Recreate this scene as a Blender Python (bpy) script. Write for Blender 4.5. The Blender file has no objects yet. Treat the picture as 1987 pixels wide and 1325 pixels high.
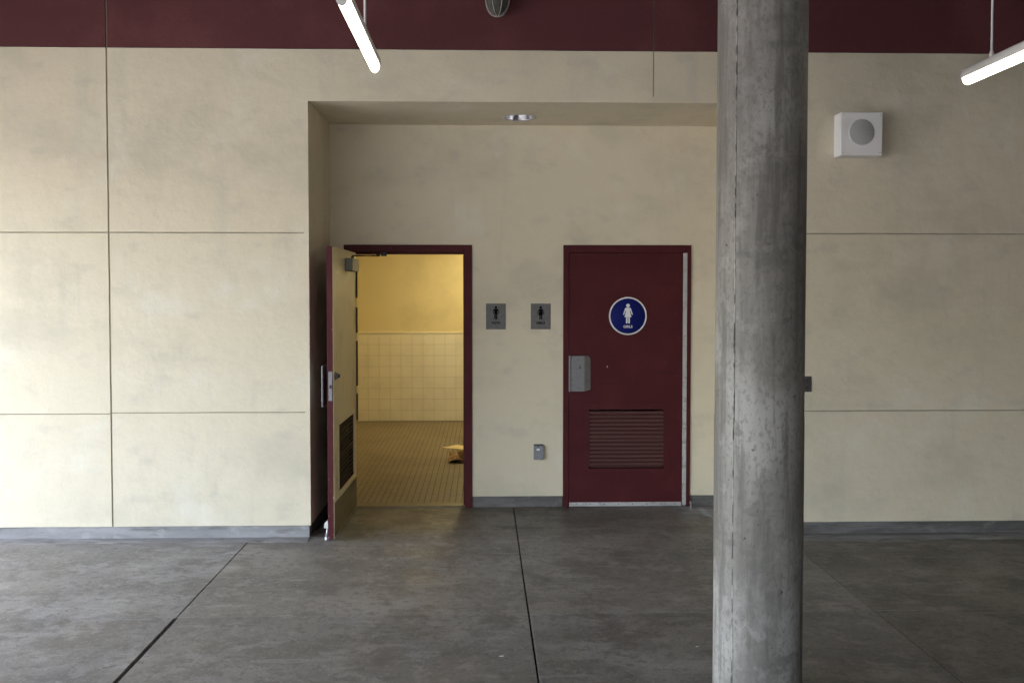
import bpy, bmesh, math, random
from mathutils import Vector, Matrix, noise
random.seed(7)
R = math.radians
sc = bpy.context.scene
col = sc.collection

# ------------------------------------------------------------------ camera, sky, sun, exposure
EYE = 1.775
cam_d = bpy.data.cameras.new('camera'); cam = bpy.data.objects.new('camera', cam_d); col.objects.link(cam)
cam.location = (0, 0, EYE)
cam.rotation_euler = (R(90 - 1.73), 0, R(-1.4537))
cam_d.sensor_width = 36; cam_d.lens = 1655 * 36 / 1987
cam_d.shift_x = 15.5 / 1987; cam_d.shift_y = -42.5 / 1987
cam_d.clip_start = 0.05; cam_d.clip_end = 2000
sc.camera = cam

SUN_EL, SUN_AZ = 64, 150        # azimuth measured from +X towards +Y; high on the left, beyond the building
w = bpy.data.worlds.new('World'); sc.world = w; w.use_nodes = True
nt = w.node_tree; nt.nodes.clear()
sky = nt.nodes.new('ShaderNodeTexSky'); sky.sky_type = 'NISHITA'; sky.sun_disc = False
sky.sun_elevation = R(SUN_EL); sky.sun_rotation = R(90 - SUN_AZ); sky.dust_density = 3.0
hs = nt.nodes.new('ShaderNodeHueSaturation'); hs.inputs['Saturation'].default_value = 0.68
bg = nt.nodes.new('ShaderNodeBackground'); bg.inputs['Strength'].default_value = 0.12
wo = nt.nodes.new('ShaderNodeOutputWorld')
nt.links.new(sky.outputs[0], hs.inputs['Color']); nt.links.new(hs.outputs[0], bg.inputs[0]); nt.links.new(bg.outputs[0], wo.inputs[0])
sun_d = bpy.data.lights.new('sun', 'SUN'); sun_d.energy = 1.2; sun_d.angle = R(10); sun_d.color = (1, 0.96, 0.9)
sun = bpy.data.objects.new('sun', sun_d); col.objects.link(sun); sun.location = (-10, -6, 12)
sdir = Vector((math.cos(R(SUN_AZ)) * math.cos(R(SUN_EL)), math.sin(R(SUN_AZ)) * math.cos(R(SUN_EL)), math.sin(R(SUN_EL))))
sun.rotation_euler = sdir.to_track_quat('Z', 'Y').to_euler()
vs = sc.view_settings
vs.view_transform = 'Standard'; vs.look = 'None'; vs.gamma = 1; vs.use_curve_mapping = False
vs.exposure = 4.2
sc.cycles.max_bounces = 9; sc.cycles.diffuse_bounces = 7; sc.cycles.denoising_prefilter = 'ACCURATE'; sc.cycles.sample_clamp_indirect = 6

# ------------------------------------------------------------------ materials
def mat(name, base, rough=0.6, metal=0.0, mottle=(), bump=(), spec=0.5, emit=None):
    """mottle: list of (scale xyz, detail, lo, hi, colour) layers laid over the base; bump: list of (scale, strength, distance)"""
    m = bpy.data.materials.new(name); m.use_nodes = True
    n = m.node_tree.nodes; l = m.node_tree.links
    b = n['Principled BSDF']
    b.inputs['Roughness'].default_value = rough; b.inputs['Metallic'].default_value = metal
    b.inputs['Specular IOR Level'].default_value = spec
    b.inputs['Base Color'].default_value = (*base, 1)
    if emit:
        b.inputs['Emission Color'].default_value = (*emit[0], 1); b.inputs['Emission Strength'].default_value = emit[1]
    geo = n.new('ShaderNodeNewGeometry')
    cur = None
    for k, (s, det, lo, hi, c) in enumerate(mottle):
        mp = n.new('ShaderNodeMapping'); mp.inputs['Scale'].default_value = s
        mp.inputs['Location'].default_value = (k * 7.3, k * 3.1, k * 5.7)
        l.new(geo.outputs['Position'], mp.inputs[0])
        t = n.new('ShaderNodeTexNoise'); t.inputs['Scale'].default_value = 1; t.inputs['Detail'].default_value = det
        t.inputs['Roughness'].default_value = 0.6
        l.new(mp.outputs[0], t.inputs['Vector'])
        r = n.new('ShaderNodeMapRange'); r.inputs['From Min'].default_value = lo; r.inputs['From Max'].default_value = hi
        r.interpolation_type = 'SMOOTHSTEP'
        l.new(t.outputs['Fac'], r.inputs['Value'])
        amt = c[3] if len(c) > 3 else 1
        r.inputs['To Max'].default_value = amt
        mx = n.new('ShaderNodeMix'); mx.data_type = 'RGBA'
        l.new(r.outputs[0], mx.inputs[0])
        if cur: l.new(cur, mx.inputs[6])
        else: mx.inputs[6].default_value = (*base, 1)
        mx.inputs[7].default_value = (*c[:3], 1)
        cur = mx.outputs[2]
    if cur: l.new(cur, b.inputs['Base Color'])
    prev = None
    for k, (s, st, d) in enumerate(bump):
        t = n.new('ShaderNodeTexNoise'); t.inputs['Scale'].default_value = s; t.inputs['Detail'].default_value = 2.5
        l.new(geo.outputs['Position'], t.inputs['Vector'])
        bp = n.new('ShaderNodeBump'); bp.inputs['Strength'].default_value = st; bp.inputs['Distance'].default_value = d
        l.new(t.outputs['Fac'], bp.inputs['Height'])
        if prev: l.new(prev, bp.inputs['Normal'])
        prev = bp.outputs[0]
    if prev: l.new(prev, b.inputs['Normal'])
    m['b'] = 1
    return m

M = {}
CREAM = (0.725, 0.652, 0.503)
M['stucco'] = mat('stucco', CREAM, 0.85, 0,
    [((1.1, 1.1, 1.6), 5, 0.46, 0.72, (0.52, 0.48, 0.38, 0.55)), ((4, 4, 6), 6, 0.52, 0.75, (0.50, 0.47, 0.40, 0.4)),
     ((2, 2, 2.5), 3, 0.55, 0.75, (0.76, 0.72, 0.61, 0.6)), ((5, 5, 0.8), 5, 0.55, 0.75, (0.55, 0.52, 0.44, 0.35)), ((55, 55, 55), 3, 0.64, 0.80, (0.42, 0.38, 0.30, 0.35)), ((150, 150, 150), 2, 0.5, 0.72, (0.52, 0.475, 0.37, 0.35))],
    [(5, 0.45, 0.016), (40, 0.2, 0.004), (160, 0.35, 0.002)], 0.2)
M['joint'] = mat('joint', (0.34, 0.305, 0.235), 0.9, 0, [((6, 6, 6), 4, 0.4, 0.7, (0.46, 0.41, 0.31))])
M['band'] = mat('band', (0.105, 0.030, 0.034), 0.75, 0,
    [((2, 2, 2), 4, 0.45, 0.7, (0.135, 0.042, 0.045)), ((60, 60, 60), 2, 0.55, 0.75, (0.07, 0.024, 0.026, 0.6))],
    [(26, 0.2, 0.005), (120, 0.3, 0.002)], 0.3)
M['maroon'] = mat('maroon', (0.070, 0.0115, 0.0150), 0.6, 0,
    [((3, 3, 3), 4, 0.4, 0.7, (0.086, 0.0155, 0.019)), ((2, 2, 22), 6, 0.60, 0.70, (0.05, 0.010, 0.0125, 0.6)), ((30, 30, 14), 5, 0.64, 0.72, (0.12, 0.04, 0.042, 0.5))],
    [(60, 0.06, 0.002)], 0.2)
M['doorcream'] = mat('door_cream', (0.78, 0.69, 0.45), 0.5, 0,
    [((4, 4, 3), 5, 0.5, 0.72, (0.62, 0.54, 0.35, 0.6)), ((20, 20, 6), 5, 0.6, 0.75, (0.3, 0.25, 0.17, 0.5))], [(40, 0.05, 0.002)], 0.4)
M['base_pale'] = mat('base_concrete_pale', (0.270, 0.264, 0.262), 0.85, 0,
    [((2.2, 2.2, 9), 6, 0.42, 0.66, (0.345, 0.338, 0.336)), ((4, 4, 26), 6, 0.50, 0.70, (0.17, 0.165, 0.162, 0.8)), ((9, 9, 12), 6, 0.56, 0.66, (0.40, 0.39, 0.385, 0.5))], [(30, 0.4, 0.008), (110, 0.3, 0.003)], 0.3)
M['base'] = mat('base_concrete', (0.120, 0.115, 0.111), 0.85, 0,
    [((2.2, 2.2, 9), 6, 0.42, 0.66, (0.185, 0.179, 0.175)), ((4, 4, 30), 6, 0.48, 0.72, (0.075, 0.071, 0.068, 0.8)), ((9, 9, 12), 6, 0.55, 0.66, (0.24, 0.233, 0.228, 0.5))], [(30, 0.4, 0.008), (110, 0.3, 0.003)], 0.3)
def floor_mat():
    m = mat('floor_concrete', (0.150, 0.141, 0.130), 0.55, 0,
        [((0.9, 1.4, 1), 7, 0.40, 0.66, (0.205, 0.196, 0.185)), ((3.4, 4.2, 1), 7, 0.47, 0.60, (0.112, 0.103, 0.093, 0.75)),
         ((6, 8, 1), 6, 0.53, 0.63, (0.235, 0.226, 0.215, 0.6)), ((17, 20, 1), 5, 0.52, 0.62, (0.095, 0.087, 0.078, 0.6)),
         ((2.2, 11, 1), 6, 0.60, 0.66, (0.27, 0.262, 0.25, 0.45)), ((48, 52, 1), 3, 0.54, 0.66, (0.24, 0.23, 0.22, 0.5)),
         ((80, 80, 1), 3, 0.54, 0.68, (0.07, 0.063, 0.056, 0.6)), ((11, 11, 1), 2, 0.755, 0.775, (0.05, 0.046, 0.042, 0.8))],
        [(9, 0.12, 0.004), (70, 0.25, 0.003)], 0.4)
    n = m.node_tree.nodes; l = m.node_tree.links; b = n['Principled BSDF']
    # the object colour of each slab multiplies its tone
    oi = n.new('ShaderNodeObjectInfo')
    mx = n.new('ShaderNodeMix'); mx.data_type = 'RGBA'; mx.blend_type = 'MULTIPLY'; mx.inputs[0].default_value = 1
    src = b.inputs['Base Color'].links[0].from_socket
    l.new(src, mx.inputs[6]); l.new(oi.outputs['Color'], mx.inputs[7]); l.new(mx.outputs[2], b.inputs['Base Color'])
    geo = n.new('ShaderNodeNewGeometry'); t = n.new('ShaderNodeTexNoise'); t.inputs['Scale'].default_value = 2.2; t.inputs['Detail'].default_value = 6
    l.new(geo.outputs['Position'], t.inputs['Vector'])
    r = n.new('ShaderNodeMapRange'); r.inputs['From Min'].default_value = .3; r.inputs['From Max'].default_value = .7
    r.inputs['To Min'].default_value = .38; r.inputs['To Max'].default_value = .68
    l.new(t.outputs['Fac'], r.inputs['Value']); l.new(r.outputs[0], b.inputs['Roughness'])
    return m
M['floor'] = floor_mat()
M['apron'] = mat('cement_strip', (0.185, 0.180, 0.178), 0.75, 0,
    [((3, 14, 1), 6, 0.45, 0.65, (0.255, 0.250, 0.25)), ((8, 20, 1), 6, 0.52, 0.7, (0.12, 0.115, 0.11))], [(60, 0.3, 0.003)], 0.3)
M['worn'] = mat('worn_concrete', (0.27, 0.262, 0.25), 0.8, 0, [((30, 30, 1), 4, 0.4, 0.6, (0.20, 0.192, 0.182))], (), 0.3)
M['groove'] = mat('groove_dirt', (0.02, 0.018, 0.015), 0.95)
M['ground'] = mat('ground', (0.22, 0.215, 0.20), 0.85, 0, [((0.3, 0.3, 0.3), 5, 0.4, 0.7, (0.17, 0.165, 0.155))])
M['roof'] = mat('roof_deck', (0.22, 0.205, 0.185), 0.8, 0, [((0.6, 0.6, 0.6), 5, 0.4, 0.7, (0.18, 0.168, 0.15))])
M['shade_wall'] = mat('added_shade_wall', (0.085, 0.035, 0.032), 0.85)  # dark colour of the unseen walls added to block light
def column_mat():
    m = mat('column_concrete', (0.225, 0.213, 0.195), 0.62, 0,
        [((7, 7, 0.7), 6, 0.40, 0.62, (0.140, 0.130, 0.116, 0.85)), ((2.2, 2.2, 1.4), 7, 0.48, 0.66, (0.36, 0.348, 0.33, 0.8)),
         ((24, 24, 1.6), 6, 0.50, 0.66, (0.115, 0.107, 0.095, 0.65)), ((6, 6, 9), 6, 0.58, 0.66, (0.12, 0.113, 0.104, 0.6)),
         ((1.0, 1.0, 5.0), 6, 0.56, 0.68, (0.13, 0.122, 0.11, 0.5)), ((11, 11, 9), 6, 0.54, 0.68, (0.32, 0.305, 0.285, 0.4)),
         ((60, 60, 40), 3, 0.50, 0.66, (0.13, 0.122, 0.112, 0.5)), ((40, 40, 30), 4, 0.69, 0.72, (0.045, 0.042, 0.038, 0.85))],
        [(4, 0.1, 0.01), (38, 0.22, 0.005), (110, 0.3, 0.003)], 0.25)
    return m
M['column'] = column_mat()
M['seam'] = mat('column_seam', (0.40, 0.385, 0.35), 0.8, 0, [((40, 40, 14), 5, 0.42, 0.58, (0.10, 0.095, 0.085))], [(90, 0.4, 0.004)], 0.2)
M['steel'] = mat('brushed_steel', (0.215, 0.212, 0.222), 0.5, 0.25, [((25, 25, 60), 4, 0.4, 0.7, (0.18, 0.178, 0.187))], [(150, 0.06, 0.001)])
M['alu'] = mat('aluminium', (0.62, 0.61, 0.62), 0.5, 0.55, [((14, 14, 20), 5, 0.5, 0.7, (0.42, 0.40, 0.40))])
M['dark'] = mat('dark_metal', (0.035, 0.03, 0.027), 0.5, 0.3)
M['closer'] = mat('closer_grey', (0.17, 0.18, 0.16), 0.55, 0.2)
M['kick'] = mat('kick_plate', (0.20, 0.165, 0.11), 0.45, 0.5, [((8, 8, 14), 5, 0.45, 0.7, (0.13, 0.105, 0.07))])
M['louver'] = mat('louver_maroon', (0.102, 0.042, 0.040), 0.8, spec=0.2)
M['louver_in'] = mat('louver_inner', (0.055, 0.040, 0.028), 0.7, spec=0.2)
M['plaque'] = mat('plaque_grey', (0.145, 0.142, 0.143), 0.6, 0.1, [((30, 30, 30), 4, 0.4, 0.7, (0.175, 0.172, 0.173))], (), 0.3)
M['black'] = mat('sign_black', (0.004, 0.004, 0.004), 0.9, spec=0.05)
M['letter'] = mat('letter_dark', (0.008, 0.008, 0.010), 0.9, spec=0.05)
M['blue'] = mat('sign_blue', (0.004, 0.009, 0.125), 0.6, spec=0.15)
M['white'] = mat('white_paint', (0.80, 0.79, 0.82), 0.5)
M['spk'] = mat('speaker_white', (0.86, 0.85, 0.85), 0.55, 0, [((8, 8, 8), 4, 0.5, 0.75, (0.76, 0.74, 0.70, 0.6))])
M['grille'] = mat('grille_grey', (0.66, 0.65, 0.655), 0.6)
M['hole'] = mat('grille_hole', (0.06, 0.058, 0.058), 0.8)
M['boxgrey'] = mat('box_grey', (0.23, 0.24, 0.265), 0.5, 0.3, [((40, 40, 40), 4, 0.4, 0.7, (0.29, 0.29, 0.31))])
M['boxdark'] = mat('cover_grey', (0.085, 0.078, 0.078), 0.6, 0.2)
M['housing'] = mat('lamp_housing', (0.74, 0.73, 0.73), 0.5)
M['tube'] = mat('lamp_diffuser', (0.9, 0.88, 0.8), 0.4, 0, emit=((1.0, 0.90, 0.74), 0.75))
M['roomlamp'] = mat('room_lamp_diffuser', (0.9, 0.85, 0.7), 0.4, 0, emit=((1.0, 0.89, 0.52), 2.0))
M['chrome'] = mat('reflector', (0.55, 0.55, 0.57), 0.2, 1.0)
M['domeglass'] = mat('dome_glass', (0.06, 0.058, 0.047), 0.5, 0, [((12, 12, 12), 4, 0.4, 0.7, (0.10, 0.096, 0.078))], (), 0.2)
M['tile'] = mat('wall_tile', (0.70, 0.64, 0.50), 0.3, 0, [((3, 3, 3), 3, 0.4, 0.7, (0.64, 0.58, 0.45))])
M['grout'] = mat('grout', (0.43, 0.36, 0.25), 0.9)
M['ftile'] = mat('floor_tile', (0.21, 0.165, 0.108), 0.5, 0, [((1.5, 1.5, 1), 5, 0.4, 0.7, (0.165, 0.125, 0.078)), ((18, 18, 1), 3, 0.5, 0.7, (0.26, 0.20, 0.125, 0.6))])
M['fgrout'] = mat('floor_grout', (0.055, 0.040, 0.026), 0.9)
M['roomwall'] = mat('room_paint', (0.65, 0.552, 0.325), 0.6, 0, [((1.5, 1.5, 1.5), 4, 0.45, 0.7, (0.57, 0.485, 0.285))], [(60, 0.1, 0.002)])
M['paper'] = mat('paper', (0.74, 0.60, 0.34), 0.8)
M['towel'] = mat('brown_towel', (0.40, 0.25, 0.12), 0.85, 0, [((30, 30, 30), 3, 0.4, 0.6, (0.24, 0.14, 0.06))])
M['scrap'] = mat('scrap_white', (0.6, 0.6, 0.58), 0.8)
M['chip'] = mat('bare_metal', (0.55, 0.47, 0.45), 0.6)

# ------------------------------------------------------------------ mesh helpers
class MB:
    def __init__(s): s.bm = bmesh.new()
    def box(s, x0, x1, y0, y1, z0, z1, bev=0):
        t = bmesh.new()
        v = [t.verts.new(p) for p in ((x0,y0,z0),(x1,y0,z0),(x1,y1,z0),(x0,y1,z0),(x0,y0,z1),(x1,y0,z1),(x1,y1,z1),(x0,y1,z1))]
        for f in ((0,3,2,1),(4,5,6,7),(0,1,5,4),(1,2,6,5),(2,3,7,6),(3,0,4,7)): t.faces.new([v[i] for i in f])
        if bev: bmesh.ops.bevel(t, geom=list(t.edges), offset=bev, segments=2, affect='EDGES', profile=0.6)
        s._merge(t); return s
    def _merge(s, t):
        mp = {}
        for v in t.verts: mp[v] = s.bm.verts.new(v.co)
        for f in t.faces:
            try: nf = s.bm.faces.new([mp[v] for v in f.verts]); nf.smooth = f.smooth
            except ValueError: pass
        t.free()
    def prism(s, pts, y0, y1, axis='y', bev=0):
        """polygon in the plane across `axis`, extruded from y0 to y1"""
        t = bmesh.new()
        def P(a, b, c):
            return {'y': (a, c, b), 'z': (a, b, c), 'x': (c, a, b)}[axis]
        A = [t.verts.new(P(a, b, y0)) for a, b in pts]; B = [t.verts.new(P(a, b, y1)) for a, b in pts]
        t.faces.new(A); t.faces.new(B[::-1])
        n = len(pts)
        for i in range(n): t.faces.new((A[i], B[i], B[(i+1) % n], A[(i+1) % n]))
        bmesh.ops.recalc_face_normals(t, faces=list(t.faces))
        if bev: bmesh.ops.bevel(t, geom=list(t.edges), offset=bev, segments=1, affect='EDGES')
        s._merge(t); return s
    def tube(s, p, q, r, n=12, r2=None, cap=True):
        p = Vector(p); q = Vector(q); d = (q - p).normalized(); r2 = r if r2 is None else r2
        a = d.orthogonal().normalized(); b = d.cross(a)
        A = []; B = []
        for i in range(n):
            u = a * math.cos(2*math.pi*i/n) + b * math.sin(2*math.pi*i/n)
            A.append(s.bm.verts.new(p + u*r)); B.append(s.bm.verts.new(q + u*r2))
        for i in range(n):
            f = s.bm.faces.new((A[i], A[(i+1)%n], B[(i+1)%n], B[i])); f.smooth = True
        if cap: s.bm.faces.new(A[::-1]); s.bm.faces.new(B)
        return s
    def lathe(s, c, prof, n=32, axis='z', closed=False):
        """prof: list of (radius, height) round an axis through c"""
        c = Vector(c); rings = []
        for r, h in prof:
            ring = []
            for i in range(n):
                a = 2*math.pi*i/n
                o = {'z': (r*math.cos(a), r*math.sin(a), h), 'y': (r*math.cos(a), h, r*math.sin(a))}[axis]
                ring.append(s.bm.verts.new(c + Vector(o)))
            rings.append(ring)
        for A, B in zip(rings, rings[1:]):
            for i in range(n):
                f = s.bm.faces.new((A[i], A[(i+1)%n], B[(i+1)%n], B[i])); f.smooth = True
        if closed:
            s.bm.faces.new(rings[0]); s.bm.faces.new(rings[-1])
        return s
    def build(s, name, m, parent=None, at=None, xf=None, fix=True):
        """verts are given in world coordinates; `at` is the origin of the thing they belong to"""
        if xf: bmesh.ops.transform(s.bm, matrix=xf, verts=list(s.bm.verts))
        if at: bmesh.ops.translate(s.bm, vec=-Vector(at), verts=list(s.bm.verts))
        if fix: bmesh.ops.recalc_face_normals(s.bm, faces=list(s.bm.faces))
        me = bpy.data.meshes.new(name); s.bm.to_mesh(me); s.bm.free()
        o = bpy.data.objects.new(name, me); col.objects.link(o)
        me.materials.append(M[m]); 
        if parent: o.parent = parent
        return o
def tag(o, label, cat, group=None, kind=None):
    o['label'] = label; o['category'] = cat
    if group: o['group'] = group
    o['kind'] = kind or 'thing'
    return o
def thing(name, loc, label, cat, group=None):
    o = bpy.data.objects.new(name, None); col.objects.link(o); o.location = loc; o.empty_display_size = 0.1
    return tag(o, label, cat, group)
def cells(mb, xs, zs, y0, y1, holes):
    """a slab in the XZ plane cut into cells, leaving out the cells inside a hole"""
    for x0, x1 in zip(xs, xs[1:]):
        for z0, z1 in zip(zs, zs[1:]):
            cx, cz = (x0+x1)/2, (z0+z1)/2
            if any(a < cx < b and c < cz < d for a, b, c, d in holes): continue
            mb.box(x0, x1, y0, y1, z0, z1)

F, B = 6.195, 7.05            # front wall plane, alcove back plane
XL, XR = -7.5, 9.0
FZ = 2.8   # underside of the unseen beam added along the roof edge to cut sky light
FZ2 = 2.2  # underside of the added beam behind the viewer
RFX, RWX, RWY = -5.2, 0.8, -5.0   # roof edge on the left, start and line of the light-blocking wall added behind the viewer            # ends of the building
AL, AR = -1.25, 2.04          # alcove
ZB, Z1, Z2, Z3, ZS, ZT = 0.092, 0.915, 2.213, 3.526, 3.156, 4.15

# ------------------------------------------------------------------ ground and floor
g = MB().box(-900, 900, -900, 900, -0.6, -0.06).build('ground', 'ground'); g['kind'] = 'structure'
fl = MB().box(XL - 0.2, XR, -6.2, B + 0.15, -0.06, -0.028).build('floor', 'groove'); fl['kind'] = 'structure'
xe = [(-7.2, 0, 0), (-5.56, .004, .004), (-3.62, .005, .005), (-1.68, .011, .0035), (0.257, .0045, .004), (2.195, .0022, .0018), (4.13, .004, .004), (6.07, .004, .004), (9.0, 0, 0)]
ye = [-6.2, -1.95, 1.36, 4.667, 6.40]
tones = {(2, 2): (1.08, 1.08, 1.1), (3, 2): (1.0, .99, .97), (4, 2): (.92, .90, .88), (5, 2): (.78, .74, .68), (2, 3): (1.22, 1.23, 1.26), (3, 3): (1.12, 1.09, 1.05), (4, 3): (1.08, 1.05, 1.01), (5, 3): (.86, .82, .76), (1, 3): (1.2, 1.2, 1.22), (1, 2): (1.1, 1.1, 1.12)}  # paler and cooler towards the left, darker and browner towards the right
for i in range(len(xe) - 1):
    for j in range(len(ye) - 1):
        near = j < 3
        x0 = xe[i][0] + (xe[i][1] if near else xe[i][2]); x1 = xe[i+1][0] - (xe[i+1][1] if near else xe[i+1][2])
        b = MB().box(x0, x1, ye[j] + (.0011 if j else 0), ye[j+1] - .0011, -0.028, 0, 0.003)
        o = b.build('slab', 'floor', fl)
        o.color = (*tones.get((i, j), (random.uniform(.85, 1.05),) * 3), 1)
for a, c in ((AL + .01, 0.2530), (0.2610, AR)):
    o = MB().box(a, c, 6.4015, B + .02, -0.028, 0, 0.002).build('slab', 'floor', fl); o.color = (.92, .89, .85, 1)
# pale cement run along the foot of the wall, with a ragged front edge
def strip(x0, x1, ya, yb, seed, amp=.02, nx=60, z=.0035):
    mb = MB(); n = nx; rows = []
    for k, (y, a) in enumerate(((ya, amp), (ya + .02, amp * .5), (yb, 0))):
        rows.append([mb.bm.verts.new((x0 + (x1-x0)*i/n, y + a * noise.noise((i*.37, seed, 0)) * 2, 0.0004 if k == 0 else z)) for i in range(n+1)])
    for A, C in zip(rows, rows[1:]):
        for i in range(n):
            f = mb.bm.faces.new((A[i], A[i+1], C[i+1], C[i])); f.smooth = True
    return mb.build('cement_strip', 'apron', fl, fix=False)
def worn(p, q, w_, seed, thr=-.1):
    p = Vector(p); q = Vector(q); d = q - p; n = int(d.length/.03); side = Vector((-d.y, d.x, 0)).normalized()
    mb = MB(); prev = None
    for i in range(n + 1):
        c = p + d*i/n; h = noise.noise((i*.11, seed, 0)) + .6*noise.noise((i*.43, seed, 3))
        if h < thr: prev = None; continue
        ww = w_*min(1, (h - thr)*2.2)*(.7 + .5*random.random())
        cur = (mb.bm.verts.new((c.x, c.y, .0006)), mb.bm.verts.new((c.x + side.x*ww, c.y + side.y*ww, .0006)))
        if prev: mb.bm.faces.new((prev[0], cur[0], cur[1], prev[1]))
        prev = cur
    return mb.build('worn_edge', 'worn', fl)
worn((-5, 4.6725, 0), (5, 4.6725, 0), .011, 2.2, -.25)
worn((-5, 4.6615, 0), (5, 4.6615, 0), -.006, 6.2, .05)
worn((.2655, 1.4, 0), (.2655, 4.66, 0), -.005, 3.9, -.3)
worn((2.199, 1.4, 0), (2.199, 6.05, 0), -.0045, 8.4, -.2)
worn((-1.667, 1.4, 0), (-1.667, 4.66, 0), -.006, 5.5, -.15)
strip(XL, AL - .005, 6.075, F + .03, 1.3)
strip(AR + .01, XR, 6.02, F + .03, 4.7, .035)
strip(1.60, AR, 6.66, 7.07, 8.1, .09, 16)

# ------------------------------------------------------------------ building
bd = thing('restroom_building', (0, F, 0), 'cream stucco building with maroon upper band and recessed restroom alcove', 'building')
def part(name, m, mb, parent=bd): return mb.build(name, m, parent, at=(0, F, 0))
j = .0062
# stucco panels of the front, joints between them
def uneven(pts):
    out = []; n = len(pts)
    zj = (Z1, Z2, Z3); xj = (-4.61, -2.675, 1.240, 5.15)
    for i in range(n):
        (xa, za), (xb, zb) = pts[i], pts[(i + 1) % n]
        out.append((xa, za))
        L = math.hypot(xb - xa, zb - za); k = int(L / .06)
        hor = abs(za - zb) < 1e-6 and (any(abs(za - q) < .011 for q in zj) or abs(za - ZB) < 1e-6)
        ver = abs(xa - xb) < 1e-6 and any(abs(xa - q) < .011 for q in xj)
        if not (hor or ver): continue
        for t in range(1, k):
            x = xa + (xb - xa)*t/k; z = za + (zb - za)*t/k
            d = .0011*noise.noise((x*2.3, z*2.3, 5.1)) + .0011*noise.noise((x*11, z*11, 2.2)) + .0016*max(0, noise.noise((x*17, z*17, 7.7)) - .35)
            out.append((x, z + d) if hor else (x + d, z))
    return out
P = lambda pts, m='stucco', name='wall_panel': part(name, m, MB().prism(uneven(pts), F, F + .0119, 'y', 0))
rect = lambda a, b, c, d: [(a, c), (b, c), (b, d), (a, d)]
XJ, XK = -2.675, 1.240
for a, c in ((XL, -4.61 - j), (-4.61 + j, XJ - j)):
    P(rect(a, c, ZB, Z1 - .004 - .004)); P(rect(a, c, Z1 - .001, Z2 - .005)); P(rect(a, c, Z2 + .005, Z3 - .003))
a = XJ + j
P(rect(a, -1.284, ZB, Z1 - .001)); P(rect(a, -1.284, Z1 + .006, Z2 - .005))
P([(a, Z2 + .005), (-1.284, Z2 + .005), (-1.284, ZB), (AL, ZB), (AL, ZS), (AR, ZS), (AR, 3.2), (XK - .004, 3.2), (XK - .004, Z3 - .003), (a, Z3 - .003)])
P([(XK + .004, 3.2005), (AR, 3.2005), (AR, Z2 + .005), (5.15 - j, Z2 + .005), (5.15 - j, Z3 - .003), (XK + .004, Z3 - .003)])
for a, c in ((AR, 5.15 - j), (5.15 + j, XR)):
    P(rect(a, c, ZB, Z1 - .005)); P(rect(a, c, Z1 + .004, Z2 - .005))
P(rect(5.15 + j, XR, Z2 + .005, Z3 - .003))
for a, c in ((XL, -4.61 - j), (-4.61 + j, XJ - j), (XJ + j, XK - .004), (XK + .004, 5.15 - j), (5.15 + j, XR)):
    P(rect(a, c, Z3 + .003, ZT), 'band', 'band_panel')
# backing seen in the joints
part('joint_backing', 'joint', MB().box(XL, AL - .012, F + .012, F + .16, ZB, ZT))
part('joint_backing', 'joint', MB().box(AL - .012, AR + .012, F + .012, F + .16, ZS + .02, ZT))
part('joint_backing', 'joint', MB().box(AR + .012, XR, F + .012, F + .16, ZB, ZT))
# alcove
part('alcove_side', 'stucco', MB().box(AL - .16, AL, F + .0121, B + .1, ZB, ZS + .3))
part('alcove_side', 'stucco', MB().box(AR, AR + .16, F + .0121, B + .1, ZB, ZS + .3))
mb = MB()
D1 = (-1.100, -0.120, -1, 2.150); D2 = (0.700, 1.705, -1, 2.150)
cells(mb, [AL, D1[0], D1[1], D2[0], D2[1], AR], [ZB, 2.150, ZS + .3], B, B + .13, [D1, D2])
part('alcove_back', 'stucco', mb)
# concrete foot of the walls, set back a little under the stucco
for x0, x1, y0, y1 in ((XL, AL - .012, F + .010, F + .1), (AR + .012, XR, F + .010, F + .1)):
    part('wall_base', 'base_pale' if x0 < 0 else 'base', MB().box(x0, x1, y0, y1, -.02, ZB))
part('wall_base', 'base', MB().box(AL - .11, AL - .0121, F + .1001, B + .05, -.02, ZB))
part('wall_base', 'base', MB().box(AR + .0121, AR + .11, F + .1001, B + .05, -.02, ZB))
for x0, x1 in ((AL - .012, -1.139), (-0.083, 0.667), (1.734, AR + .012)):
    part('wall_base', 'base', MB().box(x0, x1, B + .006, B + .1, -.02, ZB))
# soffit with the hole of the recessed light
LX, LY, LR = 0.292, 6.735, 0.118
bm = bmesh.new()
o4 = [bm.verts.new(p) for p in ((AL, F + .012, ZS), (AR, F + .012, ZS), (AR, B, ZS), (AL, B, ZS))]
ring = [bm.verts.new((LX + LR*math.cos(k*math.pi/20), LY + LR*math.sin(k*math.pi/20), ZS)) for k in range(40)]
ed = [bm.edges.new((o4[k], o4[(k+1) % 4])) for k in range(4)] + [bm.edges.new((ring[k], ring[(k+1) % 40])) for k in range(40)]
bmesh.ops.triangle_fill(bm, use_beauty=True, edges=ed)
mb = MB(); mb.bm.free(); mb.bm = bm
part('soffit', 'stucco', mb)
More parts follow.
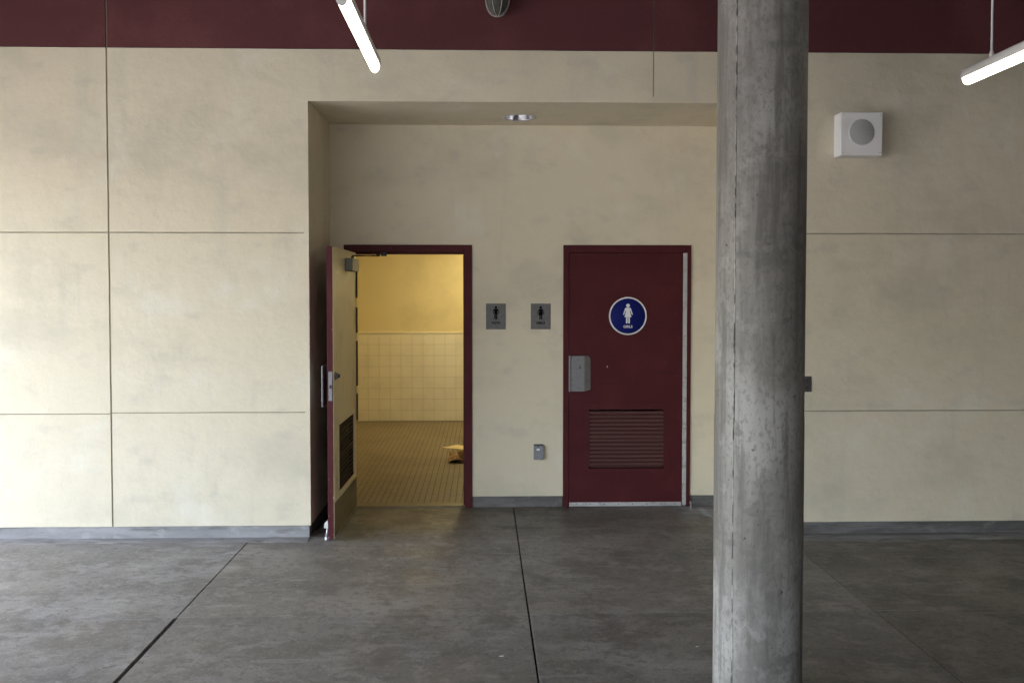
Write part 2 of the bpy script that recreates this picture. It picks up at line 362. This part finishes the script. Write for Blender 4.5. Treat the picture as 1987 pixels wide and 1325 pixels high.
# shell and roof, then unseen beams and walls added to shade the place
part('outer_wall', 'stucco', MB().box(XL, XR, 12.2, 12.4, -.05, ZT))
part('outer_wall', 'stucco', MB().box(XL, XL + .15, F + .17, 12.19, -.05, ZT))
part('outer_wall', 'stucco', MB().box(XR - .15, XR, F + .17, 12.19, -.05, ZT))
part('roof', 'roof', MB().box(RFX, 9.4, RWY - .3, 12.5, ZT + .001, ZT + .35))
part('added_shade_beam', 'roof', MB().box(RFX, RFX + .3, RWY - .3, F - .3, FZ, ZT))
part('added_shade_beam', 'roof', MB().box(RFX + .3, RWX, RWY - .3, RWY, FZ2, ZT))
part('added_shade_wall', 'shade_wall', MB().box(9.001, 9.3, RWY, F, -.05, ZT))
part('added_shade_wall', 'shade_wall', MB().box(RWX, 9.3, RWY - .3, RWY, -.05, ZT))

# ------------------------------------------------------------------ the boys' room behind the open door
RX0, RX1, RY0, RY1, RZ = -2.05, 0.55, B + .1305, 11.9, 2.62
part('room_wall', 'roomwall', MB().box(RX0 - .1, RX0, RY0, RY1 + .1, -.05, RZ))
part('room_wall', 'roomwall', MB().box(RX1, RX1 + .1, RY0, RY1 + .1, -.05, RZ))
part('room_wall', 'roomwall', MB().box(RX0, RX1, RY1, RY1 + .1, 1.2, RZ))
part('room_ceiling', 'roomwall', MB().box(RX0 - .1, RX1 + .1, RY0, RY1 + .1, RZ + .001, RZ + .06))
tw = part('tiled_wall', 'grout', MB().box(RX0, RX1, RY1 - .006, RY1 + .1, -.05, 1.199))
T = .1525
tm = MB().box(-T/2 + .0014, T/2 - .0014, -.003, .002, -T/2 + .0014, T/2 - .0014, .0012)
t0 = tm.build('tile', 'tile', tw); first = True
nT = int((RX1 - RX0) / T)
for r in range(8):
    for c in range(nT):
        o = t0 if first else t0.copy()
        if not first: col.objects.link(o); o.parent = tw
        first = False
        o.location = (RX0 + T*(c + .52), RY1 - .0075 - F + random.uniform(-.0006, .0006), T*(r + .5) + .0025)
        o.rotation_euler = (random.uniform(-.004, .004), 0, random.uniform(-.004, .004))
part('tile_cap', 'tile', MB().box(RX0, RX1, RY1 - .020, RY1 + .01, 1.2235, 1.240, .004))
tf = part('tiled_floor', 'fgrout', MB().box(RX0, RX1, B + .09, RY1, -.05, -.003))
TF = .0535; cols = int((RX1 - RX0) / TF)
ft = MB().box(-TF/2 + .0024, TF/2 - .0024, -TF/2 + .0016, TF/2 - .0016, -.006, 0.0, .0012)
f0 = ft.build('floor_tile', 'ftile', tf)
spots = []
for r in range(int((RY1 - RY0 - .02) / TF)):
    for c in range(cols):
        x = RX0 + TF*(c + .5); y = RY0 + .02 + TF*(r + .5)
        sx = 936 + x/y*1655
        spots.append((not (685 < sx < 905), y, x))
spots.sort()
bmrest = MB(); first = True
for k, (hid, y, x) in enumerate(spots):
    dz = random.uniform(-.0008, .0008)
    if k < 300:
        o = f0 if first else f0.copy()
        if not first: col.objects.link(o); o.parent = tf
        first = False; o.location = (x, y - F, dz)
    else:
        h = TF/2
        v = [bmrest.bm.verts.new((x + a*(h - .0024), y + b_*(h - .0016), z)) for z in (-.006, dz) for a, b_ in ((-1,-1),(1,-1),(1,1),(-1,1))]
        for f in ((4,5,6,7),(0,1,5,4),(1,2,6,5),(2,3,7,6),(3,0,4,7)): bmrest.bm.faces.new([v[i] for i in f])
o = part('floor_tile', 'ftile', bmrest, tf); o['kind'] = 'stuff'
part('threshold', 'kick', MB().box(-1.082, -.145, B + .015, B + .125, -.02, .012, .003))

# ceiling lamp of the room
rl = thing('ceiling_lamp', (0.25, 10.6, RZ), 'lit ceiling lamp inside the boys room, out of sight behind the door frame', 'lamp')
MB().box(.12, .38, 10.0, 11.2, RZ - .03, RZ - .001, .004).build('housing', 'housing', rl, at=rl.location)
MB().box(.13, .37, 10.01, 11.19, RZ - .085, RZ - .031, .012).build('diffuser', 'roomlamp', rl, at=rl.location)

# ------------------------------------------------------------------ doors
def pictogram(mb, kind, cx, cz, h, y0, y1, sx=1):
    """standing figure, head up, h tall, feet at cz - h/2"""
    u = h / 10.0; z = lambda v: cz - h/2 + v*u; x = lambda v: cx + sx*v*u
    mb.prism([(x(0.95*math.cos(a*math.pi/10)), z(9.05 + .95*math.sin(a*math.pi/10))) for a in range(20)], y0, y1)
    def mir(pts): return [(x(a), z(b)) for a, b in pts] + [(x(-a), z(b)) for a, b in reversed(pts)]
    if kind == 'boy':
        mb.prism(mir([(0, 7.95), (1.45, 7.95), (1.95, 7.5), (1.95, 4.4), (1.72, 4.15), (1.45, 4.4), (1.42, 6.7), (1.05, 6.7), (1.05, .25), (.8, 0), (.42, 0), (.16, .25), (.16, 4.0), (0, 4.0)]), y0, y1)
    else:
        mb.prism(mir([(0, 7.95), (1.0, 7.95), (1.5, 7.6), (2.45, 4.7), (2.3, 4.35), (1.95, 4.4), (1.12, 6.75), (1.0, 6.3), (1.75, 3.2), (.95, 3.2), (1.0, .25), (.8, 0), (.42, 0), (.16, .25), (.16, 3.2), (0, 3.2)]), y0, y1)
    return mb
def lettering(text, m, cx, cz, size, y, parent, at, depth=.0008, bold=.0):
    cu = bpy.data.curves.new('lettering', 'FONT'); cu.body = text; cu.size = size; cu.align_x = 'CENTER'; cu.align_y = 'CENTER'
    cu.extrude = depth; cu.offset = bold; cu.space_character = 1.06
    tmp = bpy.data.objects.new('tmp', cu); col.objects.link(tmp)
    dg = bpy.context.evaluated_depsgraph_get(); me = bpy.data.meshes.new_from_object(tmp.evaluated_get(dg))
    bpy.data.objects.remove(tmp); bpy.data.curves.remove(cu)
    me.transform(Matrix.Translation(Vector((cx, y, cz)) - Vector(at)) @ Matrix.Rotation(R(90), 4, 'X'))
    me.materials.clear(); me.materials.append(M[m]); me.name = 'lettering'
    o = bpy.data.objects.new('lettering', me); col.objects.link(o); o.parent = parent
    return o

LW, LH0, LH1, LT = .946, .034, 2.111, .045       # leaf width, bottom, top, thickness
V0, V1, VZ0, VZ1 = .168, .792, .320, .814        # louver opening measured from the lock edge

def leaf_parts(root, at, xf, open_door):
    """the swinging parts; local x runs from the lock edge (0) to the hinge edge (LW), y from the outer face (0) inwards, z up"""
    bld = lambda mb, name, m, parent=root: mb.build(name, m, parent, at=at, xf=xf)
    z0 = .022 if open_door else LH0
    mb = MB(); cells(mb, [0, V0, V1, LW], [z0, VZ0, VZ1, LH1], 0, LT - (.002 if open_door else 0), [(V0, V1, VZ0, VZ1)])
    leaf = bld(mb, 'leaf', 'maroon')
    if open_door:
        mb = MB(); cells(mb, [.0006, V0, V1, LW - .0006], [z0, VZ0, VZ1, LH1], LT - .0019, LT, [(V0, V1, VZ0, VZ1)])
        o = bld(mb, 'inner_face', 'doorcream', leaf); o['label'] = 'cream painted inner face of the open door'
    # louver: frame on both faces, angled slats each an object
    mb = MB(); e = .043
    for y0, y1 in ((-.004, .0),):
        mb.box(V0 - e, V1 + e, y0, y1, VZ0 - .040, VZ0, .0012); mb.box(V0 - e, V1 + e, y0, y1, VZ1, VZ1 + .040, .0012)
        mb.box(V0 - e, V0, y0, y1, VZ0 + .0002, VZ1 - .0002, .0012); mb.box(V1, V1 + e, y0, y1, VZ0 + .0002, VZ1 - .0002, .0012)
    lv = bld(mb, 'louver', 'maroon')
    if open_door:
        mb = MB(); y0, y1 = LT + .0001, LT + .008
        mb.box(V0 - e, V1 + e, y0, y1, VZ0 - .040, VZ0, .002); mb.box(V0 - e, V1 + e, y0, y1, VZ1, VZ1 + .040, .002)
        mb.box(V0 - e, V0, y0, y1, VZ0 + .0002, VZ1 - .0002, .002); mb.box(V1, V1 + e, y0, y1, VZ0 + .0002, VZ1 - .0002, .002)
        bld(mb, 'louver_frame', 'doorcream', lv)
    n = 15; pitch = (VZ1 - VZ0) / n
    sl = MB(); a, b_ = V0 + .001, V1 - .001
    t = .0016
    # an inverted V, as sight-proof door louvers have
    pts = [(.0005, .008), (.0005, -.008), (.0225, -.034), (.0445, -.008), (.0445, .008), (.0445 - t, .008), (.0445 - t, -.008 + t*.4), (.0225, -.034 + t*2.0), (.0005 + t, -.008 + t*.4), (.0005 + t, .008)]
    sl.prism([(y, z) for y, z in pts], a, b_, 'x')
    s0 = None
    for k in range(n - 1):
        zc = VZ0 + pitch * (k + 1) + .006
        if s0 is None:
            s0 = bld(sl, 'slat', 'louver_in' if open_door else 'louver', lv); o = s0; base_z = zc; o.location = (0, 0, zc)
        else:
            o = s0.copy(); col.objects.link(o); o.parent = lv; o.location = (0, 0, zc)
        o.rotation_euler = (0, 0, 0)
    bld(MB().box(V0 + .0005, V1 - .0005, -.0015, .046, (VZ0+VZ1)/2 + .0075, (VZ0+VZ1)/2 + .0150), 'middle_rail', 'louver', lv)
    # latch guard: cast plate with a rolled edge and a slanted right cheek
    G = .036
    mb = MB(); zA, zB = .969, 1.262
    q = .005
    pr = [(.006, -G + q*1.6), (-.002, -G + q*1.7), (-.006, -G + q*.4), (-.004, -G - .003), (.004, -G - .004), (.011, -G - .001), (.017, -G + .002), (.122, -G), (.130, -G + .002), (.180, -.0003), (.170, -.0003), (.126, -G + q + .002), (.120, -G + q), (.012, -G + q)]
    secs = []
    for z, k in ((zA, 0.0), (zA + .004, .6), (zA + .014, 1.0), (zB - .030, 1.0), (zB - .008, .72), (zB, .5)):
        secs.append([mb.bm.verts.new((x if x < .125 else .125 + (x - .125)*(.35 + .65*k), y, z)) for x, y in pr])
    for A, C in zip(secs, secs[1:]):
        for i in range(len(pr)): mb.bm.faces.new((A[i], A[(i+1) % len(pr)], C[(i+1) % len(pr)], C[i]))
    mb.bm.faces.new(secs[0]); mb.bm.faces.new(secs[-1])
    gd = bld(mb, 'latch_guard', 'steel')
    bld(MB().lathe((.092, 0, 1.170), [(.019, -G + .003), (.019, -G - .003), (.016, -G - .0042), (.0145, -G - .0015), (.0005, -G - .0015)], 24, 'y'), 'lock_cylinder', 'steel', gd)
    bld(MB().box(.0895, .0945, -G - .0021, -G - .0016, 1.160, 1.180), 'keyhole', 'dark', gd)
    return leaf, lv, bld

def frame_parts(root, at, x0, x1, fl_, fr_, top, head):
    bld = lambda mb, name: mb.build(name, 'maroon', root, at=at)
    ya, yb = B - .012, B + .135
    for nme, a, b_, st in (('jamb', x0, x0 + fl_, 1), ('jamb', x1 - fr_, x1, -1)):
        mb = MB().box(a, b_, ya, yb, 0.0, top - .0005, .0025)
        if st > 0: mb.box(b_ - .0005, b_ + .014, B + .055, B + .115, .012, head)
        else: mb.box(a - .014, a + .0005, B + .055, B + .115, .012, head)
        bld(mb, nme)
    bld(MB().box(x0 + fl_ + .0003, x1 - fr_ - .0003, ya + .0003, yb, head, top, .002).box(x0 + fl_ + .015, x1 - fr_ - .015, B + .056, B + .114, head - .014, head - .0003), 'head')

# closed girls' door, hinged on the right
at2 = (1.2, B, 0)
d2 = thing('restroom_door_set', at2, 'closed maroon door with round blue girls sign and louver', 'door', 'restroom doors')
frame_parts(d2, at2, .669, 1.732, .047, .032, 2.177, 2.114)
xf2 = Matrix.Translation((.718, B - .007, 0))
leaf2, lv2, bld2 = leaf_parts(d2, at2, xf2, False)
o = MB().box(1.6660, 1.6985, B - .016, B + .02, .012, 2.112, .002).build('hinge_strip', 'alu', d2, at=at2); o['label'] = 'long pale metal hinge strip'
o = MB().box(.722, 1.660, B - .0125, B - .0072, .006, .040, .001).build('door_sweep', 'alu', d2, at=at2); o['label'] = 'pale metal sweep along the bottom'
mb = MB()
for k in range(8): mb.lathe((.78 + k*.118, B - .0126, .024), [(.0045, 0), (.003, -.0016), (.0003, -.0018)], 10, 'y')
mb.build('screw', 'dark', d2, at=at2)
mb = MB(); mb.prism([(1.034, 1.180), (1.040, 1.178), (1.041, 1.170), (1.037, 1.160), (1.032, 1.166)], B - .0078, B - .0071); mb.build('paint_chip', 'chip', d2, at=at2)
mb = MB(); mb.bm.free(); mb.bm = bmesh.new()
sg = mb.lathe((1.206, B - .007, 1.591), [(.157, 0), (.157, -.003), (.156, -.004), (.0005, -.004)], 64, 'y').build('round_sign', 'blue', d2, at=at2)
sg['label'] = 'round blue sign with white ring, figure and the word GIRLS'
MB().lathe((1.206, B - .007, 1.591), [(.1575, -.0001), (.1575, -.0052), (.1455, -.0052), (.1455, -.0041)], 64, 'y').build('ring', 'white', sg, at=at2)
pictogram(MB(), 'girl', 1.206, 1.611, .163, B - .0122, B - .0112, 1.0).build('pictogram', 'white', sg, at=at2)
lettering('GIRLS', 'white', 1.206, 1.502, .0285, B - .0120, sg, at2, .0006, .0009)

# open boys' door, hinged on the left, swung out square to the wall
at1 = (-1.082, B, 0)
d1 = thing('restroom_door_set', at1, 'maroon door standing wide open, cream inside, beside the alcove side wall', 'door', 'restroom doors')
frame_parts(d1, at1, -1.137, -.085, .055, .060, 2.177, 2.117)
ang = R(91.4)
# local leaf: mirrored so that the hinge edge sits at the pivot
mir = Matrix.Translation((LW, 0, 0)) @ Matrix.Scale(-1, 4, (1, 0, 0))      # x: hinge edge -> 0, lock edge -> LW
xf1 = Matrix.Translation((-1.083, B - .016, 0)) @ Matrix.Rotation(-ang, 4, 'Z') @ mir
leaf1, lv1, bld1 = leaf_parts(d1, at1, xf1, True)
bld1(MB().box(.012, LW - .012, LT + .0001, LT + .0022, .030, .276, .0008), 'kick_plate', 'kick')
bld1(MB().box(-.0024, 0.0, .010, .037, 1.012, 1.222, .0008), 'latch_plate', 'steel')
bld1(MB().box(-.010, -.0025, .016, .031, 1.100, 1.125, .002), 'latch_bolt', 'dark')
kb = bld1(MB().lathe((.062, LT, 1.185), [(.032, 0), (.032, .004), (.024, .006), (.022, .020), (.019, .024), (.0005, .024)], 24, 'y'), 'cylinder', 'steel')
bld1(MB().box(.057, .067, LT + .024, LT + .036, 1.172, 1.198, .002), 'thumb_turn', 'dark', kb)
cb = bld1(MB().box(.46, .76, LT + .0002, LT + .060, 1.950, 2.048, .006), 'closer', 'closer')
bld1(MB().tube((.60, LT + .035, 2.048), (.60, LT + .035, 2.066), .012, 14), 'pivot', 'dark', cb)
# closer arm up to the frame head
pa = xf1 @ Vector((.60, LT + .035, 2.070)); pb = Vector((-.862, B + .03, 2.088)); pm = Vector((-.90, 6.92, 2.082))
mb = MB(); mb.tube(pa, pm, .0065, 10); mb.tube(pm, pb, .006, 10)
mb.tube(pb - Vector((0, 0, .006)), pb + Vector((0, 0, .020)), .016, 16); mb.build('closer_arm', 'dark', cb, at=at1)
MB().box(-.835, -.79, B + .005, B + .054, 2.086, 2.1168, .002).build('closer_bracket', 'dark', d1, at=at1)
for za, zb in ((1.741, 1.966), (1.456, 1.664), (1.019, 1.388), (.734, .955)):
    bld1(MB().box(LW - .006, LW + .0, LT + .0002, LT + .014, za, zb, .001), 'gap_shade_strip', 'dark')  # dark strips standing in for the shaded gap at the hinge edge
for zc in (.30, 1.10, 1.88):
    bld1(MB().tube((LW + .004, -.004, zc - .057), (LW + .004, -.004, zc + .057), .0075, 12), 'hinge', 'steel')
# kick-down holder on the outer face near the lock edge
mb = MB(); mb.prism([(-.0003, .150), (-.022, .136), (-.034, .118), (-.037, .090), (-.0003, .086)], .035, .085, 'x', .002)
hd = bld1(mb, 'door_holder', 'alu')
mb = MB(); mb.tube((.060, -.016, .088), (.056, -.022, .022), .0075, 12); mb.lathe((.056, -.022, .002), [(.0005, .024), (.010, .023), (.014, .010), (.015, 0)], 16)
bld1(mb, 'holder_leg', 'alu', hd)
for yc, zc, w_, h_ in ((.008, .452, .005, .009), (.040, .318, .0045, .022), (.008, .185, .004, .005), (.041, .052, .004, .012), (.006, .030, .006, .010), (.041, .610, .003, .008), (.039, 1.52, .003, .014)):
    bld1(MB().prism([(yc - w_*.5, zc), (yc, zc - h_*.5), (yc + w_*.5, zc + h_*.1), (yc + w_*.1, zc + h_*.5)], -.0006, .0001, 'x'), 'paint_chip', 'chip')
MB().box(-.1535, -.1455, B + .060, B + .100, .83, .96, .001).build('strike_plate', 'dark', d1, at=at1)

# ------------------------------------------------------------------ column
CX, CY, CR = 1.2133, 3.70, .1886
cl = thing('concrete_column', (CX, CY, 0), 'tall round grey concrete column with a vertical form seam', 'column')
fac = math.atan2(-CY, -CX); sA = fac - math.asin(.54)
angs = sorted([i*2*math.pi/90 for i in range(90)])
bm = bmesh.new(); rings = []
nz = 166
for k in range(nz + 1):
    z = ZT * k / nz; ring = []
    for a in angs:
        rr = CR + (.0014 if z < 1.25 else 0) + .0009*noise.noise((math.cos(a)*2, math.sin(a)*2, z*1.1)) + .0005*noise.noise((math.cos(a)*9, math.sin(a)*9, z*2.0))
        ring.append(bm.verts.new((CX + rr*math.cos(a), CY + rr*math.sin(a), z)))
    rings.append(ring)
for A, C in zip(rings, rings[1:]):
    for i in range(90):
        f = bm.faces.new((A[i], A[(i+1) % 90], C[(i+1) % 90], C[i])); f.smooth = True
mb = MB(); mb.bm.free(); mb.bm = bm; mb.build('shaft', 'column', cl, at=cl.location)
for s_, sd in ((sA, 3.0), (sA + math.pi, 9.0)):
    bm = bmesh.new(); prev = None
    for k in range(231):
        z = ZT * k / 230
        h = .0022 + .0040*max(0, .5 + noise.noise((z*3.1, sd, 0)) + .5*noise.noise((z*17, sd, 4)))
        wd = .0038 + .0030*abs(noise.noise((z*5, sd, 9)))
        c = s_ + .0025*noise.noise((z*.9, sd, 2))
        pts = [(c - wd/CR, CR - .0015), (c - wd*.35/CR, CR + h), (c + wd*.45/CR, CR + h*.8), (c + wd/CR, CR - .0015)]
        cur = [bm.verts.new((CX + r*math.cos(a), CY + r*math.sin(a), z)) for a, r in pts]
        if prev:
            for i in range(3): bm.faces.new((prev[i], prev[i+1], cur[i+1], cur[i]))
        prev = cur
    mb = MB(); mb.bm.free(); mb.bm = bm; mb.build('form_seam', 'seam', cl, at=cl.location)

# ------------------------------------------------------------------ signs on the wall
def plaque(xc, kind, word, label):
    at = (xc, B, 1.588)
    p = thing('wall_sign', at, label, 'sign', 'grey restroom wall signs')
    MB().box(xc - .0815, xc + .0815, B - .006, B - .0002, 1.481, 1.694, .0012).build('plate', 'plaque', p, at=at)
    pictogram(MB(), kind, xc, 1.6175, .108, B - .0085, B - .0061, 1.05).build('pictogram', 'black', p, at=at)
    lettering(word, 'letter', xc, 1.533, .0265, B - .0070, p, at, .0008, .0011)
plaque(.1115, 'boy', 'BOYS', 'small grey BOYS sign with black figure, beside the open door')
plaque(.4825, 'girl', 'GIRLS', 'small grey GIRLS sign with black figure, nearer the closed door')

# ------------------------------------------------------------------ electrical boxes
at = (.466, B, .466)
ob = thing('outlet_box', at, 'small grey weatherproof outlet box low between the two doors', 'outlet')
MB().box(.426, .500, B - .030, B - .0002, .404, .527, .004).build('body', 'boxgrey', ob, at=at)
MB().box(.423, .503, B - .036, B - .0302, .402, .520, .003).build('cover', 'boxgrey', ob, at=at)
MB().box(.424, .503, B - .038, B - .0304, .5205, .5285, .002).box(.455, .464, B - .038, B - .0362, .508, .520).build('hinge', 'dark', ob, at=at)
MB().box(.448, .474, B - .0368, B - .0361, .480, .495).build('sticker', 'white', ob, at=at)
xq = 2.381
at = (xq, F, 1.112)
oc = thing('outlet_cover', at, 'dark grey outlet plate on the wall right beside the column', 'outlet')
MB().box(xq - .036, xq + .036, F - .006, F - .0002, 1.055, 1.170, .002).build('plate', 'boxdark', oc, at=at)
for zc in (1.086, 1.139):
    o = MB().box(xq - .017, xq + .017, F - .0085, F - .0061, zc - .014, zc + .014, .002).build('socket', 'boxdark', oc, at=at)
    MB().box(xq - .008, xq - .005, F - .0092, F - .0086, zc - .004, zc + .006).box(xq + .005, xq + .008, F - .0092, F - .0086, zc - .004, zc + .006).box(xq - .002, xq + .002, F - .0092, F - .0086, zc - .010, zc - .006).build('slot', 'black', o, at=at)

# ------------------------------------------------------------------ loudspeaker
sx0, sx1, sz0, sz1, sy = 2.564, 2.868, 2.764, 3.072, F - .118
at = ((sx0 + sx1)/2, F, sz0)
sp = thing('wall_speaker', at, 'white box loudspeaker with round grille, high on the wall', 'speaker')
MB().box(sx0, sx1, sy, F - .0002, sz0, sz1, .006).build('cabinet', 'spk', sp, at=at)
gc = (2.7145, sy, 2.929)
gr = MB().lathe(gc, [(.094, 0), (.094, -.003), (.090, -.005), (.0005, -.006)], 48, 'y').build('grille', 'grille', sp, at=at)
mb = MB()
for ring_ in range(1, 12):
    rr = ring_*.0078; n_ = max(6, int(2*math.pi*rr/.0092))
    for k in range(n_):
        a = 2*math.pi*k/n_
        c = (gc[0] + rr*math.cos(a), gc[2] + rr*math.sin(a)); yy = sy - .0066 + .0012*(rr/.09)
        mb.bm.faces.new([mb.bm.verts.new((c[0] + .0030*math.cos(q*math.pi/3), yy, c[1] + .0030*math.sin(q*math.pi/3))) for q in range(6)])
mb.build('perforation', 'hole', gr, at=at)
mb = MB()
for x, z in ((sx0 + .018, sz0 + .018), (sx1 - .018, sz0 + .018), (sx0 + .018, sz1 - .018), (sx1 - .018, sz1 - .018)):
    mb.lathe((x, sy, z), [(.005, 0), (.004, -.002), (.0003, -.0022)], 10, 'y')
mb.build('screw', 'alu', sp, at=at)

# ------------------------------------------------------------------ pendant lamps
def pendant(x, ya, yb, z, rods, label):
    at = (x, (ya + yb)/2, z)
    p = thing('pendant_lamp', at, label, 'lamp', 'tubular pendant lamps')
    rw = .030
    # housing: upper half round back with straight cheeks; diffuser: lower half round
    up = [(x - rw, z + .004)] + [(x + rw*math.cos(t), z + .040 + .024*math.sin(t)) for t in [math.pi - k*math.pi/14 for k in range(15)]] + [(x + rw, z + .004)]
    bm = bmesh.new()
    def extr(pts, y0, y1, ends=True):
        mb = MB(); A = [mb.bm.verts.new((a, y0, b_)) for a, b_ in pts]; C = [mb.bm.verts.new((a, y1, b_)) for a, b_ in pts]
        for i in range(len(pts)):
            f = mb.bm.faces.new((A[i], A[(i+1) % len(pts)], C[(i+1) % len(pts)], C[i])); f.smooth = True
        mb.bm.faces.new(A); mb.bm.faces.new(C[::-1]); return mb
    bm.free()
    extr(up, ya + .012, yb - .004).build('housing', 'housing', p, at=at)
    # diffuser with a rounded far end
    mb = MB(); secs = []
    N = 18
    ys = [(ya + .012, 1.0), (yb - .045, 1.0), (yb - .026, .95), (yb - .012, .80), (yb - .004, .55), (yb, .15)]
    for y, s_ in ys:
        secs.append([mb.bm.verts.new((x + (rw*.96)*s_*math.cos(math.pi + k*math.pi/N), y, z + .0035 + .044*s_*math.sin(math.pi + k*math.pi/N))) for k in range(N + 1)])
    for A, C in zip(secs, secs[1:]):
        for i in range(N):
            f = mb.bm.faces.new((A[i], A[i+1], C[i+1], C[i])); f.smooth = True
        mb.bm.faces.new((A[0], C[0], C[-1], A[-1]))
    mb.bm.faces.new(secs[-1])
    mb.build('diffuser', 'tube', p, at=at)
    cap = [(x + rw*1.03*math.cos(t), z + .010 + .056*math.sin(t)) for t in [k*math.pi/16 for k in range(32)]]
    MB().prism(cap, ya, ya + .0118, 'y').build('end_cap', 'housing', p, at=at)
    for y in rods:
        r_ = MB().tube((x, y, z + .062), (x, y, ZT), .0065, 12).build('stem', 'housing', p, at=at)
        MB().lathe((x, y, z + .062), [(.013, -.003), (.012, .018), (.0066, .040)], 14).build('collar', 'housing', r_, at=at)
pendant(-.618, 3.80, 5.00, 3.085, (4.02, 4.565), 'lit tubular pendant lamp hanging left of the alcove opening')
pendant(2.925, 3.92, 5.14, 3.072, (4.15, 4.87), 'lit tubular pendant lamp at the upper right corner')

# ------------------------------------------------------------------ dome fixture on the band, cut by the top of the picture
at = (.108, F, 3.85)
dm = thing('dome_fixture', at, 'unlit grey dome fixture on the maroon band at the top edge', 'light fixture')
dc = (.108, F - .13, 3.83)
MB().lathe(dc, [(.088, .075), (.094, .07), (.094, .045), (.086, .04)], 32, closed=False).box(.06, .156, F - .06, F - .0002, 3.87, 3.96, .008).box(.085, .131, F - .14, F - .055, 3.90, 3.935, .004).build('bracket', 'closer', dm, at=at)
MB().lathe(dc, [(.0003, .06), (.082, .06), (.082, 0), (.078, -.035), (.064, -.066), (.042, -.088), (.018, -.098), (.0003, -.1)], 36).build('globe', 'domeglass', dm, at=at)
for k in range(4):
    a = k*math.pi/4 + .35; mb = MB(); pts = []
    for q in range(13):
        t = q*math.pi/12
        pts.append(Vector(dc) + Vector((math.cos(a)*.090*math.cos(t), math.sin(a)*.090*math.cos(t), .01 - .118*math.sin(t))))
    for u, v in zip(pts, pts[1:]): mb.tube(u, v, .0022, 6)
    mb.build('guard_wire', 'alu', dm, at=at)

# ------------------------------------------------------------------ recessed light in the soffit
at = (LX, LY, ZS)
dl = thing('recessed_downlight', at, 'round recessed downlight with mirror reflector in the alcove soffit', 'light fixture')
MB().lathe((LX, LY, ZS), [(LR + .014, -.0006), (LR + .012, -.004), (LR - .003, -.004), (LR - .004, .003)], 48).build('trim_ring', 'alu', dl, at=at)
MB().lathe((LX, LY, ZS), [(LR - .0035, .0), (LR - .006, .03), (LR - .016, .07), (LR - .035, .11), (LR - .06, .14), (.0005, .15)], 48).build('reflector', 'chrome', dl, at=at)
MB().lathe((LX, LY, ZS), [(.0005, .062), (.020, .066), (.028, .085), (.026, .11), (.014, .14)], 24).build('bulb', 'white', dl, at=at)

# ------------------------------------------------------------------ small things on the floors
at = (1.716, 6.93, 0)
ds = thing('door_stop', at, 'small metal floor stop at the foot of the closed door frame', 'door stop')
MB().lathe((1.716, 6.93, 0), [(.020, 0.001), (.020, .004), (.010, .008), (.008, .05), (.012, .056), (.012, .066), (.0005, .068)], 16).build('post', 'steel', ds, at=at)
MB().box(1.69, 1.742, 6.90, 6.96, .0008, .0042, .001).build('foot_plate', 'steel', ds, at=at)

mb = MB(); outl = [(-.470, 9.80), (-.40, 9.76), (-.30, 9.72), (-.23, 9.66), (-.10, 9.70), (-.12, 9.93), (-.24, 9.92), (-.285, 9.96), (-.33, 9.93), (-.40, 9.85)]
c0 = mb.bm.verts.new((-.26, 9.82, .010)); vs_ = [mb.bm.verts.new((x, y, .004 + .008*random.random())) for x, y in outl]
for i in range(len(outl)): mb.bm.faces.new((c0, vs_[i], vs_[(i+1) % len(outl)]))
o = mb.build('paper_sheet', 'paper', fix=False)
o.modifiers.new('thick', 'SOLIDIFY').thickness = .0006
tag(o, 'torn sheet of paper lying on the tiled floor inside the open doorway', 'paper')
mb = MB(); N = 14; grid = []
for a in range(N + 1):
    row = []
    for b in range(N + 1):
        u, v = a/N - .5, b/N - .5
        h = .035 + .085*max(0, noise.noise((u*5.0, v*5.0, 3.3)) + .25) - .10*max(0, math.hypot(u, v) - .38)
        row.append(mb.bm.verts.new((-.235 + u*.24 + .05*noise.noise((u*6, v*6, 9.1)), 9.10 + v*.42 + .06*noise.noise((u*6, v*6, 1.7)), max(.004, h))))
    grid.append(row)
for a in range(N):
    for b in range(N): mb.bm.faces.new((grid[a][b], grid[a+1][b], grid[a+1][b+1], grid[a][b+1]))
tag(mb.build('crumpled_towel', 'towel'), 'crumpled brown paper towel on the tiled floor by the door jamb', 'paper towel')
for x, y, s_, lab in ((.092, 4.13, .012, 'tiny white scrap on the grey floor left of the middle joint'), (1.08, 4.22, .007, 'tiny white scrap on the floor left of the column foot')):
    mb = MB(); mb.prism([(x - s_, y), (x - s_*.2, y - s_*.5), (x + s_, y - s_*.1), (x + s_*.7, y + s_*.4), (x - s_*.3, y + s_*.1)], .0006, .003, 'z')
    tag(mb.build('paper_scrap', 'scrap'), lab, 'scrap', 'paper scraps on the floor')
